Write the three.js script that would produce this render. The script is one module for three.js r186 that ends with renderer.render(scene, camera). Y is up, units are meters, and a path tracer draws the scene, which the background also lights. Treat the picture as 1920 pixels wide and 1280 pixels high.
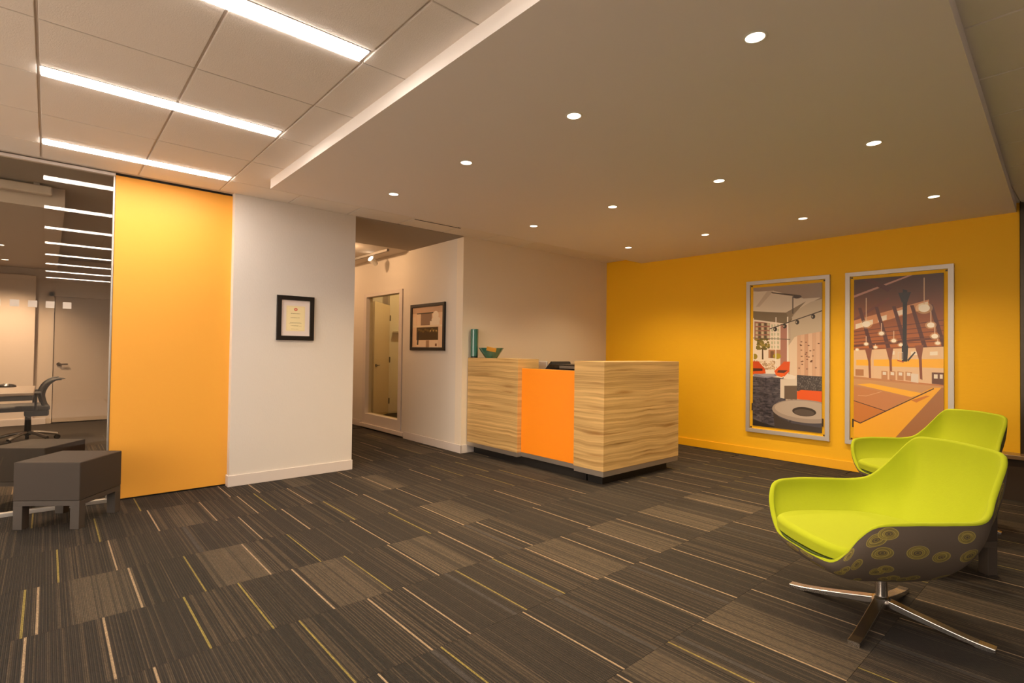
import * as THREE from 'three';
import { RoundedBoxGeometry } from 'three/addons/geometries/RoundedBoxGeometry.js';
import { mergeGeometries } from 'three/addons/utils/BufferGeometryUtils.js';
import { RectAreaLightUniformsLib } from 'three/addons/lights/RectAreaLightUniformsLib.js';

// ---------------------------------------------------------------- camera, exposure, light settings
const lin = (r, g, b) => new THREE.Color().setRGB(r, g, b);
const scene = new THREE.Scene();
scene.background = lin(1.0, 0.87, 0.76).multiplyScalar(6.0);   // bright warm surround added to send light in through the left glazing
const camera = new THREE.PerspectiveCamera(2 * Math.atan(640 / 992.26) * 180 / Math.PI, 1.5, 0.05, 60);
camera.position.set(0, 1.26, 0);
camera.rotation.order = 'YXZ';
camera.rotation.set(0.0170, -0.7201, 0.0130);
const renderer = new THREE.WebGLRenderer({ antialias: true });
renderer.toneMapping = THREE.LinearToneMapping;
renderer.toneMappingExposure = 1.0;
renderer.shadowMap.enabled = true;
RectAreaLightUniformsLib.init();
const STRIP = { color: new THREE.Color(1, 0.90, 0.80), power: 20, glow: 26 };
const DOWN = { color: new THREE.Color(1, 0.76, 0.46), power: 11, glow: 5.0 };
const ROOM = { color: new THREE.Color(1, 0.70, 0.45) };

// ---------------------------------------------------------------- helpers
const used = new Map();
function numbered(name) {
  const n = used.get(name) || 0;
  used.set(name, n + 1);
  return n ? name + '_' + String(n).padStart(3, '0') : name;
}
function shade(o) { o.traverse(c => { if (c.isMesh) { c.castShadow = true; c.receiveShadow = true; } }); return o; }
function mesh(name, geo, mat, parent, pos, rot) {
  const m = new THREE.Mesh(geo, mat);
  m.name = numbered(name);
  if (pos) m.position.set(...pos);
  if (rot) m.rotation.set(...rot);
  m.castShadow = m.receiveShadow = true;
  parent.add(m);
  return m;
}
function tag(o, label, category, group) {
  o.userData.label = label; o.userData.category = category;
  if (group) o.userData.group = group;
  return o;
}
function thing(name, label, category, pos = [0, 0, 0], turn = 0, group) {
  const g = new THREE.Group();
  g.name = numbered(name);
  g.position.set(...pos); g.rotation.y = turn;
  scene.add(g);
  return tag(g, label, category, group);
}
function copyOf(src, label, pos, turn) {
  const c = src.clone();
  c.name = numbered(src.name.replace(/_\d{3}$/, ''));
  c.userData = { ...src.userData, label };
  c.position.set(...pos);
  if (turn !== undefined) c.rotation.set(0, turn, 0);
  scene.add(c);
  return c;
}
// a box from its two corners
function boxGeo(x0, x1, y0, y1, z0, z1, r = 0) {
  const w = x1 - x0, h = y1 - y0, d = z1 - z0;
  const g = r ? new RoundedBoxGeometry(w, h, d, 2, Math.min(r, w / 2.01, h / 2.01, d / 2.01)) : new THREE.BoxGeometry(w, h, d);
  g.translate((x0 + x1) / 2, (y0 + y1) / 2, (z0 + z1) / 2);
  return g;
}
function structure(name, geo, mat, label, category) {
  const m = mesh(name, geo, mat, scene);
  m.name = name;
  m.userData.kind = 'structure';
  return tag(m, label, category);
}
function rng(seed) {
  let a = seed >>> 0;
  return () => { a = (a + 0x6D2B79F5) >>> 0; let t = Math.imul(a ^ (a >>> 15), 1 | a); t = (t + Math.imul(t ^ (t >>> 7), 61 | t)) ^ t; return ((t ^ (t >>> 14)) >>> 0) / 4294967296; };
}
const toS = v => { v = Math.min(1, Math.max(0, v)); return 255 * (v <= 0.0031308 ? 12.92 * v : 1.055 * Math.pow(v, 1 / 2.4) - 0.055); };
function hash2(ix, iy, s) { let h = Math.imul(ix, 374761393) + Math.imul(iy, 668265263) + Math.imul(s, 974634777); h = Math.imul(h ^ (h >>> 13), 1274126177); return ((h ^ (h >>> 16)) >>> 0) / 4294967296; }
function vnoise(x, y, s = 0, px = 0, py = 0) {
  const x0 = Math.floor(x), y0 = Math.floor(y), fx = x - x0, fy = y - y0, u = fx * fx * (3 - 2 * fx), v = fy * fy * (3 - 2 * fy);
  const w = (a, p) => p ? ((a % p) + p) % p : a;
  const h = (a, b) => hash2(w(a, px), w(b, py), s);
  return (h(x0, y0) * (1 - u) + h(x0 + 1, y0) * u) * (1 - v) + (h(x0, y0 + 1) * (1 - u) + h(x0 + 1, y0 + 1) * u) * v;
}
function dataTexture(w, h, fn, srgb = true, repeat = true) {
  const d = new Uint8Array(w * h * 4);
  for (let y = 0; y < h; y++) for (let x = 0; x < w; x++) {
    const c = fn(x, y), i = 4 * (y * w + x);
    for (let k = 0; k < 3; k++) d[i + k] = srgb ? toS(c[k]) : 255 * Math.min(1, Math.max(0, c[k]));
    d[i + 3] = 255;
  }
  const t = new THREE.DataTexture(d, w, h, THREE.RGBAFormat);
  t.magFilter = THREE.LinearFilter; t.minFilter = THREE.LinearMipmapLinearFilter; t.generateMipmaps = true;
  if (repeat) t.wrapS = t.wrapT = THREE.RepeatWrapping;
  if (srgb) t.colorSpace = THREE.SRGBColorSpace;
  t.needsUpdate = true;
  return t;
}
function canvasTexture(w, h, draw) {
  const c = document.createElement('canvas');
  c.width = w; c.height = h;
  draw(c.getContext('2d'), w, h);
  const t = new THREE.CanvasTexture(c);
  t.colorSpace = THREE.SRGBColorSpace;
  t.magFilter = THREE.LinearFilter;
  return t;
}
const std = (color, roughness = 0.8, extra = {}) => new THREE.MeshStandardMaterial({ color, roughness, ...extra });

// ---------------------------------------------------------------- materials
const fineBump = dataTexture(256, 256, (x, y) => { const v = 0.5 * vnoise(x / 4, y / 4, 1, 64, 64) + 0.5 * vnoise(x, y, 2, 256, 256); return [v, v, v]; }, false);
const weaveBump = dataTexture(128, 128, (x, y) => { const v = 0.5 + 0.25 * Math.sin(x * Math.PI / 2) * Math.cos(y * Math.PI / 2) + 0.25 * vnoise(x / 3, y / 3, 5, 43, 43); return [v, v, v]; }, false);
const withRepeat = (t, a, b) => { const c = t.clone(); c.repeat.set(a, b); c.needsUpdate = true; return c; };
const paintBump = withRepeat(fineBump, 3, 3);
const M = {
  grey: std(lin(0.70, 0.64, 0.58), 0.75, { bumpMap: paintBump, bumpScale: 0.0006 }),
  corridor: std(lin(0.72, 0.65, 0.57), 0.75),
  beige: std(lin(0.80, 0.69, 0.55), 0.8),
  yellow: std(lin(0.92, 0.49, 0.003), 0.7, { bumpMap: paintBump, bumpScale: 0.0006 }),
  yellowPanel: std(lin(0.88, 0.405, 0.045), 0.55),
  trim: std(lin(0.68, 0.60, 0.55), 0.6),
  yellowTrim: std(lin(0.92, 0.46, 0.004), 0.55),
  ceilTile: std(lin(0.86, 0.79, 0.72), 0.9, { bumpMap: withRepeat(fineBump, 5, 5), bumpScale: 0.0008 }),
  ceilGrid: std(lin(0.70, 0.62, 0.54), 0.8),
  soffit: std(lin(0.84, 0.78, 0.74), 0.85),
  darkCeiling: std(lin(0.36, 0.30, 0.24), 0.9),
  steel: new THREE.MeshStandardMaterial({ color: lin(0.50, 0.46, 0.42), metalness: 0.85, roughness: 0.38 }),
  alu: new THREE.MeshStandardMaterial({ color: lin(0.60, 0.56, 0.52), metalness: 0.8, roughness: 0.55 }),
  chrome: new THREE.MeshStandardMaterial({ color: lin(0.66, 0.62, 0.58), metalness: 1, roughness: 0.24 }),
  black: std(lin(0.012, 0.010, 0.009), 0.5),
  blackGloss: std(lin(0.015, 0.012, 0.010), 0.25),
  frameBlack: std(lin(0.010, 0.006, 0.004), 0.4),
  white: std(lin(0.8, 0.76, 0.70), 0.5),
  orange: std(lin(0.98, 0.29, 0.010), 0.4),
  brownVinyl: new THREE.MeshPhysicalMaterial({ color: lin(0.056, 0.043, 0.034), roughness: 0.55, specularIntensity: 0.45, bumpMap: withRepeat(fineBump, 4, 4), bumpScale: 0.0004 }),
  brownFrame: std(lin(0.062, 0.048, 0.038), 0.6),
  brownDark: std(lin(0.045, 0.028, 0.016), 0.3),
  ledge: std(lin(0.20, 0.12, 0.06), 0.25),
  green: new THREE.MeshPhysicalMaterial({ color: lin(0.345, 0.40, 0.004), roughness: 0.95, sheen: 0.25, sheenRoughness: 0.6, sheenColor: lin(0.55, 0.6, 0.05), bumpMap: withRepeat(weaveBump, 6, 6), bumpScale: 0.0006 }),
  greenDark: std(lin(0.05, 0.075, 0.006), 0.9),
  pane: new THREE.MeshPhysicalMaterial({ color: lin(0.96, 0.95, 0.92), transmission: 1, thickness: 0, roughness: 0, ior: 1.5 }),
  paneGreen: new THREE.MeshPhysicalMaterial({ color: lin(0.90, 0.88, 0.74), transmission: 1, thickness: 0, roughness: 0, ior: 1.5 }),
  frost: new THREE.MeshPhysicalMaterial({ color: lin(0.85, 0.78, 0.70), transmission: 0.5, thickness: 0, roughness: 0.9 }),
  teal: new THREE.MeshPhysicalMaterial({ color: lin(0.035, 0.155, 0.118), roughness: 0.12, clearcoat: 1, clearcoatRoughness: 0.05 }),
  gold: std(lin(0.62, 0.30, 0.04), 0.4, { metalness: 0.3 }),
  innerWall: std(lin(0.60, 0.50, 0.40), 0.85),
  door: std(lin(0.50, 0.40, 0.31), 0.6),
  table: std(lin(0.20, 0.15, 0.11), 0.35),
  chairMesh: std(lin(0.030, 0.026, 0.022), 0.7),
  bronze: std(lin(0.05, 0.032, 0.014), 0.35, { metalness: 0.4 }),
  stripGlow: new THREE.MeshStandardMaterial({ color: lin(0.9, 0.9, 0.9), roughness: 0.6, emissive: STRIP.color, emissiveIntensity: STRIP.glow }),
  downGlow: new THREE.MeshStandardMaterial({ color: lin(0.9, 0.9, 0.9), roughness: 0.6, emissive: lin(1.0, 0.86, 0.66), emissiveIntensity: DOWN.glow }),
};

// banded veneer of the desk: warped horizontal layers; u and v in metres / 1.2
function woodTexture(seed) {
  return dataTexture(1024, 1024, (x, y) => {
    const u = x / 1024, v = y / 1024;
    const warp = 0.017 * (vnoise(u * 4, v * 6, seed, 4, 6) - 0.5) + 0.006 * (vnoise(u * 12, v * 20, seed + 1, 12, 20) - 0.5) + 0.0018 * (vnoise(u * 40, v * 60, seed + 9, 40, 60) - 0.5);
    const w = v + warp;
    let t = 0.42 * vnoise(u * 1.0, w * 60, seed + 2, 1, 60) + 0.36 * vnoise(u * 2, w * 150, seed + 3, 2, 150) + 0.22 * vnoise(u * 4, w * 330, seed + 4, 4, 330);
    const line = Math.pow(vnoise(u * 3, w * 90, seed + 6, 3, 90), 6) * 1.2;
    t = Math.min(1, Math.max(0, (t - 0.22) * 1.7));
    const big = 0.90 + 0.20 * vnoise(u * 2, w * 9, seed + 5, 2, 9);
    const c = [0.44 + 0.30 * t, 0.27 + 0.215 * t, 0.095 + 0.105 * t];
    return c.map((k, i) => Math.max(0.02, k * big * (1 - line * [0.38, 0.48, 0.6][i])));
  });
}
const wood = std(lin(1, 1, 1), 0.45, { map: woodTexture(11) });
const wood2 = std(lin(1, 1, 1), 0.45, { map: woodTexture(41) });
// uv in metres on a box: (horizontal, vertical) / size
function boxUV(g, size, du = 0, dv = 0) {
  const p = g.attributes.position, n = g.attributes.normal, uv = g.attributes.uv;
  for (let i = 0; i < p.count; i++) {
    const nx = Math.abs(n.getX(i)), ny = Math.abs(n.getY(i)), nz = Math.abs(n.getZ(i));
    const a = nx > ny && nx > nz ? p.getZ(i) : p.getX(i), b = ny > nx && ny > nz ? p.getZ(i) : p.getY(i);
    uv.setXY(i, a / size + du, b / size + dv);
  }
  return g;
}

// ---------------------------------------------------------------- the setting: floor of carpet tiles
const FWD = [0.6594, -0.7516];
const floor = structure('floor', (() => { const s = new THREE.Shape(); return boxGeo(-3.4, 9.2, -0.16, -0.006, -11.8, 5.2); })(), std(lin(0.032, 0.022, 0.013), 0.95, { bumpMap: withRepeat(fineBump, 60, 60), bumpScale: 0.002 }), 'dark brown striped carpet tile floor of the lobby', 'floor');
structure('floor_bounce', mergeGeometries([boxGeo(-3.18, 1.0, -0.006, 0.002, 1.3, 4.89), boxGeo(-3.18, -0.9, -0.006, 0.002, -5.3, 1.3)]), std(lin(0.70, 0.62, 0.56), 0.5), 'unseen pale floor added beside and behind the viewer to bounce light', 'floor');  // pale surface added out of view to bounce light onto the ceiling
const PITCH = 0.6015, ROW0 = -0.69;
// bright yarn lines (x in metres; W pale, Y yellow, f faint) and pale panels seen in each row of tiles
const LINES = {
  '-8': '1.41W 1.73f 1.97f 2.25W', '-7': '0.28Y 0.60W 0.95W 1.23W 1.36Y 1.64W 2.03W 2.35W 2.88W', '-6': '0.07Y 0.32W 1.09W 1.40W 1.73Y 2.08W 2.40W 2.75f',
  '-5': '-0.06Y -0.01W 0.37W 0.64Y 0.96W 1.24Y 1.69W 2.00Y 2.28W 2.72f 3.05W 3.27f', '-4': '0.22W 0.54Y 0.79Y 1.07W 1.38Y 1.67W 2.06W 2.39W 2.96W 3.39f 3.93f',
  '-3': '0.34W 0.90Y 1.24W 1.44W 1.78Y 2.05Y 2.32W 2.65W 2.93W 3.26W 3.54W 3.91f', '-2': '0.99W 1.28Y 1.75W 2.37W 2.70W 3.05W 3.33f 3.65f 3.89W', '-1': '1.70W 2.06Y 2.35W 2.86W 3.14f 3.42f',
};
const PALE = { '-9': [], '-8': [[1.70, 1.90]], '-7': [[0.71, 0.87], [2.26, 2.50]], '-6': [], '-5': [[0.11, 0.385], [0.70, 0.985], [2.30, 2.56]], '-4': [[1.10, 1.37], [1.69, 1.945]], '-3': [[2.34, 2.60], [2.94, 3.20], [3.55, 3.82], [4.18, 4.44]], '-2': [], '-1': [[1.73, 1.99], [2.36, 2.66]] };
const PER = 4, SPAN = PER * 0.6, TEX_W = 2048, TEX_H = 80, CORD = 0.0061;
function rowTexture(row, x0) {
  const zr = rng(500 + row * 17), zones = [], marks = [], col = [];
  for (let x = -4 + zr() * 0.3; x < 10; x += 0.22 + 0.16 * zr()) zones.push([x, zr(), zr(), zr()]);
  for (const m of (LINES[row] || '').split(' ').filter(Boolean)) marks.push([parseFloat(m), m.slice(-1)]);
  const known = marks.length ? [Math.min(...marks.map(m => m[0])), Math.max(...marks.map(m => m[0]))] : [9, 9];
  for (let x = -3 + 0.31 * zr(); x < 9; x += 0.31 + 0.03 * (zr() - 0.5)) if (x < known[0] - 0.2 || x > known[1] + 0.2) marks.push([x, zr() < 0.35 ? 'Y' : zr() < 0.5 ? 'W' : 'f']);
  const pale = [...(PALE[row] || [])];
  if (!LINES[row]) for (let x = -2 + zr(); x < 7; x += 0.9 + 1.2 * zr()) pale.push([x, x + 0.26]);
  for (let i = 0; i < TEX_W; i++) {
    const x = x0 + (i + 0.5) / TEX_W * SPAN, n = Math.floor(x / CORD), ph = x / CORD - n, r = hash2(n, row, 3), r2 = hash2(n, row, 8);
    let z = zones[0];
    for (const k of zones) if (k[0] <= x) z = k;
    const round = 0.55 + 0.45 * Math.sin(Math.PI * ph);
    const share = z[1] < 0.4 ? 0.34 : z[1] < 0.75 ? 0.22 : 0.12;
    let b = r < share ? 0.064 + 0.040 * r2 : z[1] < 0.55 ? 0.022 + 0.010 * r2 : ((n & 1) ? 0.046 : 0.022) * (0.8 + 0.4 * r2);
    b *= 0.85 + 0.3 * z[2];
    b *= 0.62;
    let c = [b * 1.06, b * 0.71, b * 0.41];
    if (z[3] > 0.86 && x - z[0] < 0.022) c = [0.046, 0.037, 0.032];
    for (const p of pale) if (x > p[0] && x < p[1]) { const v = (r < 0.30 ? 0.036 : 0.057 + 0.022 * r2); c = [v * 1.10, v * 0.78, v * 0.47]; }
    c = c.map(k => k * round * 1.15);
    for (const [mx, k] of marks) if (Math.abs(x - mx) < (k === 'f' ? 0.0032 : 0.0045)) c = k === 'Y' ? [0.22, 0.165, 0.038] : k === 'W' ? [0.30, 0.21, 0.125] : [0.078, 0.060, 0.041];
    col.push(c);
  }
  return dataTexture(TEX_W, TEX_H, (i, j) => {
    const n = 0.70 + 0.60 * hash2(i / 3 | 0, j, row + 77) + 0.10 * (vnoise(i / 70, j / 20, row + 5) - 0.5);
    return col[i].map(k => k * n);
  }, true, false);
}
const cordBump = withRepeat(dataTexture(512, 64, (x, y) => { const v = 0.5 + 0.4 * Math.cos(2 * Math.PI * x / 512 * 64) + 0.2 * (hash2(x >> 1, y, 4) - 0.5); return [v, v, v]; }, false), 1.537 * 4, 1);
const tileGeos = [];
for (let k = 0; k < PER; k++) {
  const g = new THREE.BoxGeometry(0.5988, 0.008, PITCH - 0.0014);
  const p = g.attributes.position, uv = g.attributes.uv;
  for (let i = 0; i < p.count; i++) uv.setXY(i, (k + p.getX(i) / 0.6 + 0.5) / PER, 0.5 - p.getZ(i) / PITCH);
  tileGeos.push(g);
}
for (let row = -14; row <= 2; row++) {
  const zc = ROW0 + PITCH * (row + 0.5), shift = [0.11, 0.0, 0.40, 0.22, 0.5, 0.33][((row % 6) + 6) % 6] - 1.3;
  const halves = [];
  for (let i = 0; i < 14; i++) {
    const xc = shift + 0.6 * (i + 0.5);
    if (xc * FWD[0] + zc * FWD[1] < 1.35 || xc > 6.42) continue;
    if (zc < -5.3 && !(xc > 2.3 && xc < 3.9) && !(xc < 1.1 && zc > -8.7)) continue;
    if (zc < -8.9 && xc > 1.5) continue;
    const h = Math.floor(i / PER);
    halves[h] ||= std(lin(1, 1, 1), 0.95, { map: rowTexture(row, shift + h * SPAN), bumpMap: cordBump, bumpScale: 0.0025 });
    mesh('carpet_tile', tileGeos[i % PER], halves[h], floor, [xc, -0.004, zc]);
  }
}

// walls
const WALL_Z = -5.264, GLASS_Z = -5.343, TOP = 2.70, CEIL = 2.6525;
structure('wall_front_left', boxGeo(1.251, 2.41, 0, TOP, -5.42, WALL_Z), M.grey, 'pale grey wall between the yellow panel and the corridor opening', 'wall');
structure('wall_back', boxGeo(3.81, 6.58, 0, TOP, -5.40, WALL_Z), M.beige, 'beige back wall behind the wooden reception desk', 'wall');
structure('wall_corridor_right', mergeGeometries([boxGeo(3.81, 3.95, 0, TOP, -6.64, -5.40), boxGeo(3.85, 3.95, 0, TOP, -6.78, -6.64), boxGeo(3.85, 3.95, 2.13, TOP, -8.03, -6.78), boxGeo(3.85, 3.95, 0, 0.06, -8.03, -6.78), boxGeo(3.85, 3.95, 0, TOP, -9.6, -8.03)]), M.corridor, 'corridor wall with a tall sidelight window and a framed picture', 'wall');
structure('wall_corridor_left', boxGeo(2.30, 2.41, 0, TOP, -9.6, -5.42), M.corridor, 'left wall of the corridor hidden behind the grey wall', 'wall');
structure('wall_corridor_end', boxGeo(2.30, 6.60, 0, TOP, -9.72, -9.6), M.corridor, 'end wall closing the corridor and the small office', 'wall');
structure('wall_right', boxGeo(6.58, 6.72, 0, TOP, -9.6, -0.565), M.yellow, 'deep yellow wall carrying the two tall framed prints', 'wall');
structure('wall_lobby_left', mergeGeometries([boxGeo(-3.3, -3.18, 0, TOP, -11.6, -4.9), boxGeo(-3.3, -3.18, 0, TOP, 0.3, 5.0), boxGeo(-3.3, -3.18, 2.55, TOP, -4.9, 0.3), boxGeo(-3.3, -3.18, 0, 0.08, -4.9, 0.3)]), M.grey, 'far left wall beside the added glazing', 'wall');
structure('wall_lobby_rear', boxGeo(-3.3, 9.0, 0, TOP, 4.9, 5.0), M.grey, 'rear wall of the lobby behind the viewer', 'wall');
structure('wall_conference_back', boxGeo(-3.3, 2.30, 0, TOP, -11.5, -11.3), M.innerWall, 'back wall of the meeting room behind the glass', 'wall');
structure('wall_conference_right', boxGeo(2.18, 2.30, 0, TOP, -11.3, -5.42), M.innerWall, 'right wall of the meeting room behind the yellow panel', 'wall');
structure('wall_office_door', boxGeo(5.03, 6.58, 0, TOP, -9.46, -9.38), M.corridor, 'pale wall beside the open door of the small office', 'wall');
structure('wall_beyond', boxGeo(8.9, 9.0, 0, TOP, -0.6, 4.9), M.brownDark, 'dark wall beyond the window at the right', 'wall');
structure('wall_beyond_end', boxGeo(6.72, 9.0, 0, TOP, -0.62, -0.52), M.brownDark, 'dark end wall beyond the window at the right', 'wall');
const win4 = structure('window_4', boxGeo(-3.245, -3.235, 0.08, 2.55, -4.9, 0.3), M.pane, 'tall glazing added in the left wall to let light in, outside the view', 'window');  // added out of view to brighten the ceiling from the left
for (let k = 0; k <= 4; k++) mesh('mullion', boxGeo(-3.27, -3.21, 0.08, 2.55, -4.9 + 5.15 * k / 4, -4.85 + 5.15 * k / 4, 0.004), M.alu, win4);
structure('pavement', boxGeo(-16, -3.3, -0.2, -0.05, -12, 12), std(lin(0.45, 0.44, 0.42), 0.9), 'pale pavement added outside the left glazing to send light upward', 'pavement');  // ground added to throw light up through the glazing
// skirting
const skirt = (n, g, m, l) => structure(n, g, m, l, 'baseboard');
skirt('baseboard_front_left', mergeGeometries([boxGeo(1.245, 2.416, 0, 0.10, WALL_Z, WALL_Z + 0.012, 0.003), boxGeo(1.239, 1.251, 0, 0.10, -5.34, WALL_Z + 0.012, 0.003)]), M.trim, 'pale baseboard along the grey wall');
skirt('baseboard_corridor', mergeGeometries([boxGeo(3.798, 3.81, 0, 0.10, -6.64, WALL_Z + 0.012, 0.003), boxGeo(3.838, 3.85, 0, 0.10, -9.6, -8.07, 0.003)]), M.trim, 'pale baseboard along the corridor wall');
skirt('baseboard_back', boxGeo(3.798, 6.58, 0, 0.10, WALL_Z, WALL_Z + 0.012, 0.003), M.trim, 'pale baseboard along the back wall behind the desk');
skirt('baseboard_right', boxGeo(6.568, 6.58, 0, 0.10, WALL_Z, -0.72, 0.003), M.yellowTrim, 'yellow painted baseboard along the yellow wall');

// yellow sliding panel in the plane of the glass
structure('door_1', boxGeo(0.387, 1.262, 0.012, 2.642, GLASS_Z - 0.045, GLASS_Z, 0.004), M.yellowPanel, 'tall bright yellow sliding panel beside the glass partition', 'door');
structure('trim_1', mergeGeometries([boxGeo(0.39, 1.251, 2.643, TOP, GLASS_Z - 0.08, GLASS_Z - 0.01), boxGeo(0.387, 1.262, 0, 0.010, GLASS_Z - 0.06, GLASS_Z - 0.012)]), M.black, 'dark shadow gap track above and below the yellow panel', 'trim');

// glass partition
const win = structure('window_1', boxGeo(-3.18, 0.374, 0.03, 2.63, GLASS_Z - 0.012, GLASS_Z), M.pane, 'clear glass partition of the meeting room with ceiling lights mirrored in it', 'window');
mesh('window_channel', boxGeo(-3.18, 0.386, 0, 0.03, GLASS_Z - 0.028, GLASS_Z + 0.016, 0.003), M.alu, win);
mesh('window_channel', boxGeo(-3.18, 0.386, 2.63, CEIL, GLASS_Z - 0.028, GLASS_Z + 0.016, 0.003), M.trim, win);
mesh('window_channel', boxGeo(0.373, 0.386, 0.03, 2.63, GLASS_Z - 0.025, GLASS_Z + 0.004, 0.002), M.steel, win);
for (let k = -14; k < 4; k++) mesh('vinyl_square', boxGeo(-0.19 + 0.099 * (k + 0) - 0.0255, -0.19 + 0.099 * k + 0.0255, 1.538, 1.588, GLASS_Z + 0.0008, GLASS_Z + 0.0014), M.frost, win);

// window wall at the far right
const win2 = structure('window_2', boxGeo(6.60, 6.612, 0.40, 2.60, -0.50, 4.9), M.pane, 'dark window beyond the end of the yellow wall', 'window');
mesh('window_frame', boxGeo(6.555, 6.69, 0, TOP, -0.562, -0.49, 0.004), M.bronze, win2);
mesh('window_frame', boxGeo(6.56, 6.66, 2.58, TOP, -0.49, 4.9, 0.004), M.bronze, win2);
structure('wall_right_low', boxGeo(6.42, 6.72, 0, 0.36, -0.70, 4.9), M.brownDark, 'low dark wall under the window at the right', 'wall');
structure('sill_right', boxGeo(6.39, 6.72, 0.36, 0.398, -0.73, 4.9, 0.006), M.ledge, 'brown window ledge on the low dark wall', 'ledge');

// ---------------------------------------------------------------- ceiling
const ceiling = structure('ceiling', boxGeo(-3.3, 9.0, 2.662, 2.86, -11.5, 5.0), M.ceilGrid, 'suspended ceiling of pale square tiles', 'ceiling');
const CX = -0.065, CPX = 0.594, CZ = -4.895, CPZ = 1.24;
const gapX = 0.012, gapZ = 0.007;
const ctCache = new Map();
function ceilingTile(x0, x1, z0, z1) {
  const w = +(x1 - x0).toFixed(4), d = +(z1 - z0).toFixed(4), key = w + '/' + d;
  if (!ctCache.has(key)) ctCache.set(key, boxUV(new RoundedBoxGeometry(w, 0.016, d, 1, 0.003), 1));
  mesh('ceiling_tile', ctCache.get(key), M.ceilTile, ceiling, [(x0 + x1) / 2, CEIL + 0.008, (z0 + z1) / 2]);
}
for (let i = -4; i <= 11; i++) {
  const x0 = CX + CPX * i + gapX / 2, x1 = CX + CPX * (i + 1) - gapX / 2;
  const withStrip = i === 0 || i === 1;
  for (let k = -1; k <= 6; k++) {
    const z = CZ + CPZ * k;
    for (const half of [0, 1]) {
      let a = z + half * CPZ / 2 + gapZ / 2, b = z + (half + 1) * CPZ / 2 - gapZ / 2;
      if (withStrip && half === 0 && k >= 0) a = z + 0.124;
      if (b < -5.26) continue;
      a = Math.max(a, -5.262);
      const under = x0 > 1.33 && b > -4.62;                       // hidden above the dropped ceiling
      if (under && b < -0.62) continue;
      if (x0 > 6.5) continue;
      const zl = under ? Math.max(a, -0.60) : a;
      if ((z > 3.5) || x1 < -2.4 && z > -1) continue;
      ceilingTile(x0, Math.min(x1, 6.57), zl, b);
    }
  }
}
// dropped ceiling over the reception
const soff = new THREE.Shape([[1.36, 4.61], [6.579, 4.61], [6.579, 0.585], [1.36, 0.35]].map(p => new THREE.Vector2(...p)));
const soffGeo = new THREE.ExtrudeGeometry(soff, { depth: CEIL - 2.573, bevelEnabled: false });
soffGeo.rotateX(-Math.PI / 2); soffGeo.translate(0, 2.573, 0);
structure('ceiling_dropped', soffGeo, M.soffit, 'smooth dropped ceiling panel with recessed downlights', 'ceiling');
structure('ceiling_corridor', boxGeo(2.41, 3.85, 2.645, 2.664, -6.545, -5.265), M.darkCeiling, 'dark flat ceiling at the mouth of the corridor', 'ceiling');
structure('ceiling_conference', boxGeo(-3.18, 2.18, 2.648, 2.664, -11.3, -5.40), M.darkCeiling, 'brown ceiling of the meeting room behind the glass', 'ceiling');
structure('ceiling_conference_dropped', boxGeo(-3.18, 0.09, 2.46, 2.648, -11.3, -6.2), M.innerWall, 'lower pale ceiling panel in the meeting room', 'ceiling');
tag(mesh('air_slot', boxGeo(2.93, 3.53, 2.6505, 2.656, -4.955, -4.935), M.black, scene), 'thin dark air slot in the ceiling strip above the corridor opening', 'vent');

// linear strip lights
for (let k = 0; k < 8; k++) {
  const z0 = CZ + CPZ * k + 0.006, zc = z0 + 0.058;
  const where = ['nearest the yellow panel, lowest in the photo', 'second from the yellow panel', 'third from the yellow panel, cut by the photo edge'][k] || ['', '', '', 'fourth', 'fifth', 'sixth', 'seventh', 'eighth'][k] + ' from the yellow panel, seen only mirrored in the glass';
  const t = thing('strip_light', 'long white linear ceiling light ' + where, 'ceiling light', [0.524, CEIL, zc], 0, 'linear ceiling lights over the left side');
  mesh('diffuser', new RoundedBoxGeometry(1.156, 0.018, 0.104, 2, 0.002), M.stripGlow, t, [0, 0.001, 0]);
  mesh('light_frame', mergeGeometries([boxGeo(-0.583, -0.578, -0.002, 0.012, -0.058, 0.058), boxGeo(0.578, 0.583, -0.002, 0.012, -0.058, 0.058), boxGeo(-0.583, 0.583, -0.002, 0.012, -0.058, -0.054), boxGeo(-0.583, 0.583, -0.002, 0.012, 0.054, 0.058)]), M.trim, t);
  const l = new THREE.RectAreaLight(STRIP.color, STRIP.power, 1.156, 0.108);
  l.position.set(0, -0.0095, 0); l.rotation.x = -Math.PI / 2;
  t.add(l);
}

// recessed downlights
const ringGeo = new THREE.LatheGeometry([[0.037, 0.004], [0.038, -0.003], [0.046, -0.004], [0.050, 0.0]].map(p => new THREE.Vector2(...p)), 40);
const lensGeo = new THREE.CylinderGeometry(0.038, 0.038, 0.004, 36);
const rowsOf = ['nearest row', 'second row', 'third row', 'row nearest the back wall'], colsOf = ['left', 'middle', 'yellow wall'];
const colX = [2.179, 3.818, 5.46], rowZ = [-0.98, -1.985, -2.995, -4.03];
for (let i = 0; i < 3; i++) for (let j = 0; j < 4; j++) {
  const t = thing('recessed_downlight', 'round recessed downlight in the dropped ceiling, ' + colsOf[i] + ' line, ' + rowsOf[j], 'downlight', [colX[i], 2.573, rowZ[j]], 0, 'downlights in the dropped ceiling');
  mesh('trim_ring', ringGeo, M.white, t);
  mesh('lens', lensGeo, M.downGlow, t, [0, -0.0005, 0]);
  const s = new THREE.SpotLight(DOWN.color, DOWN.power, 0, 1.10, 0.6, 2);
  s.position.set(0, -0.006, 0); s.target.position.set(0, -2, 0);
  s.castShadow = true; s.shadow.radius = 4;
  t.add(s, s.target);
}

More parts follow.
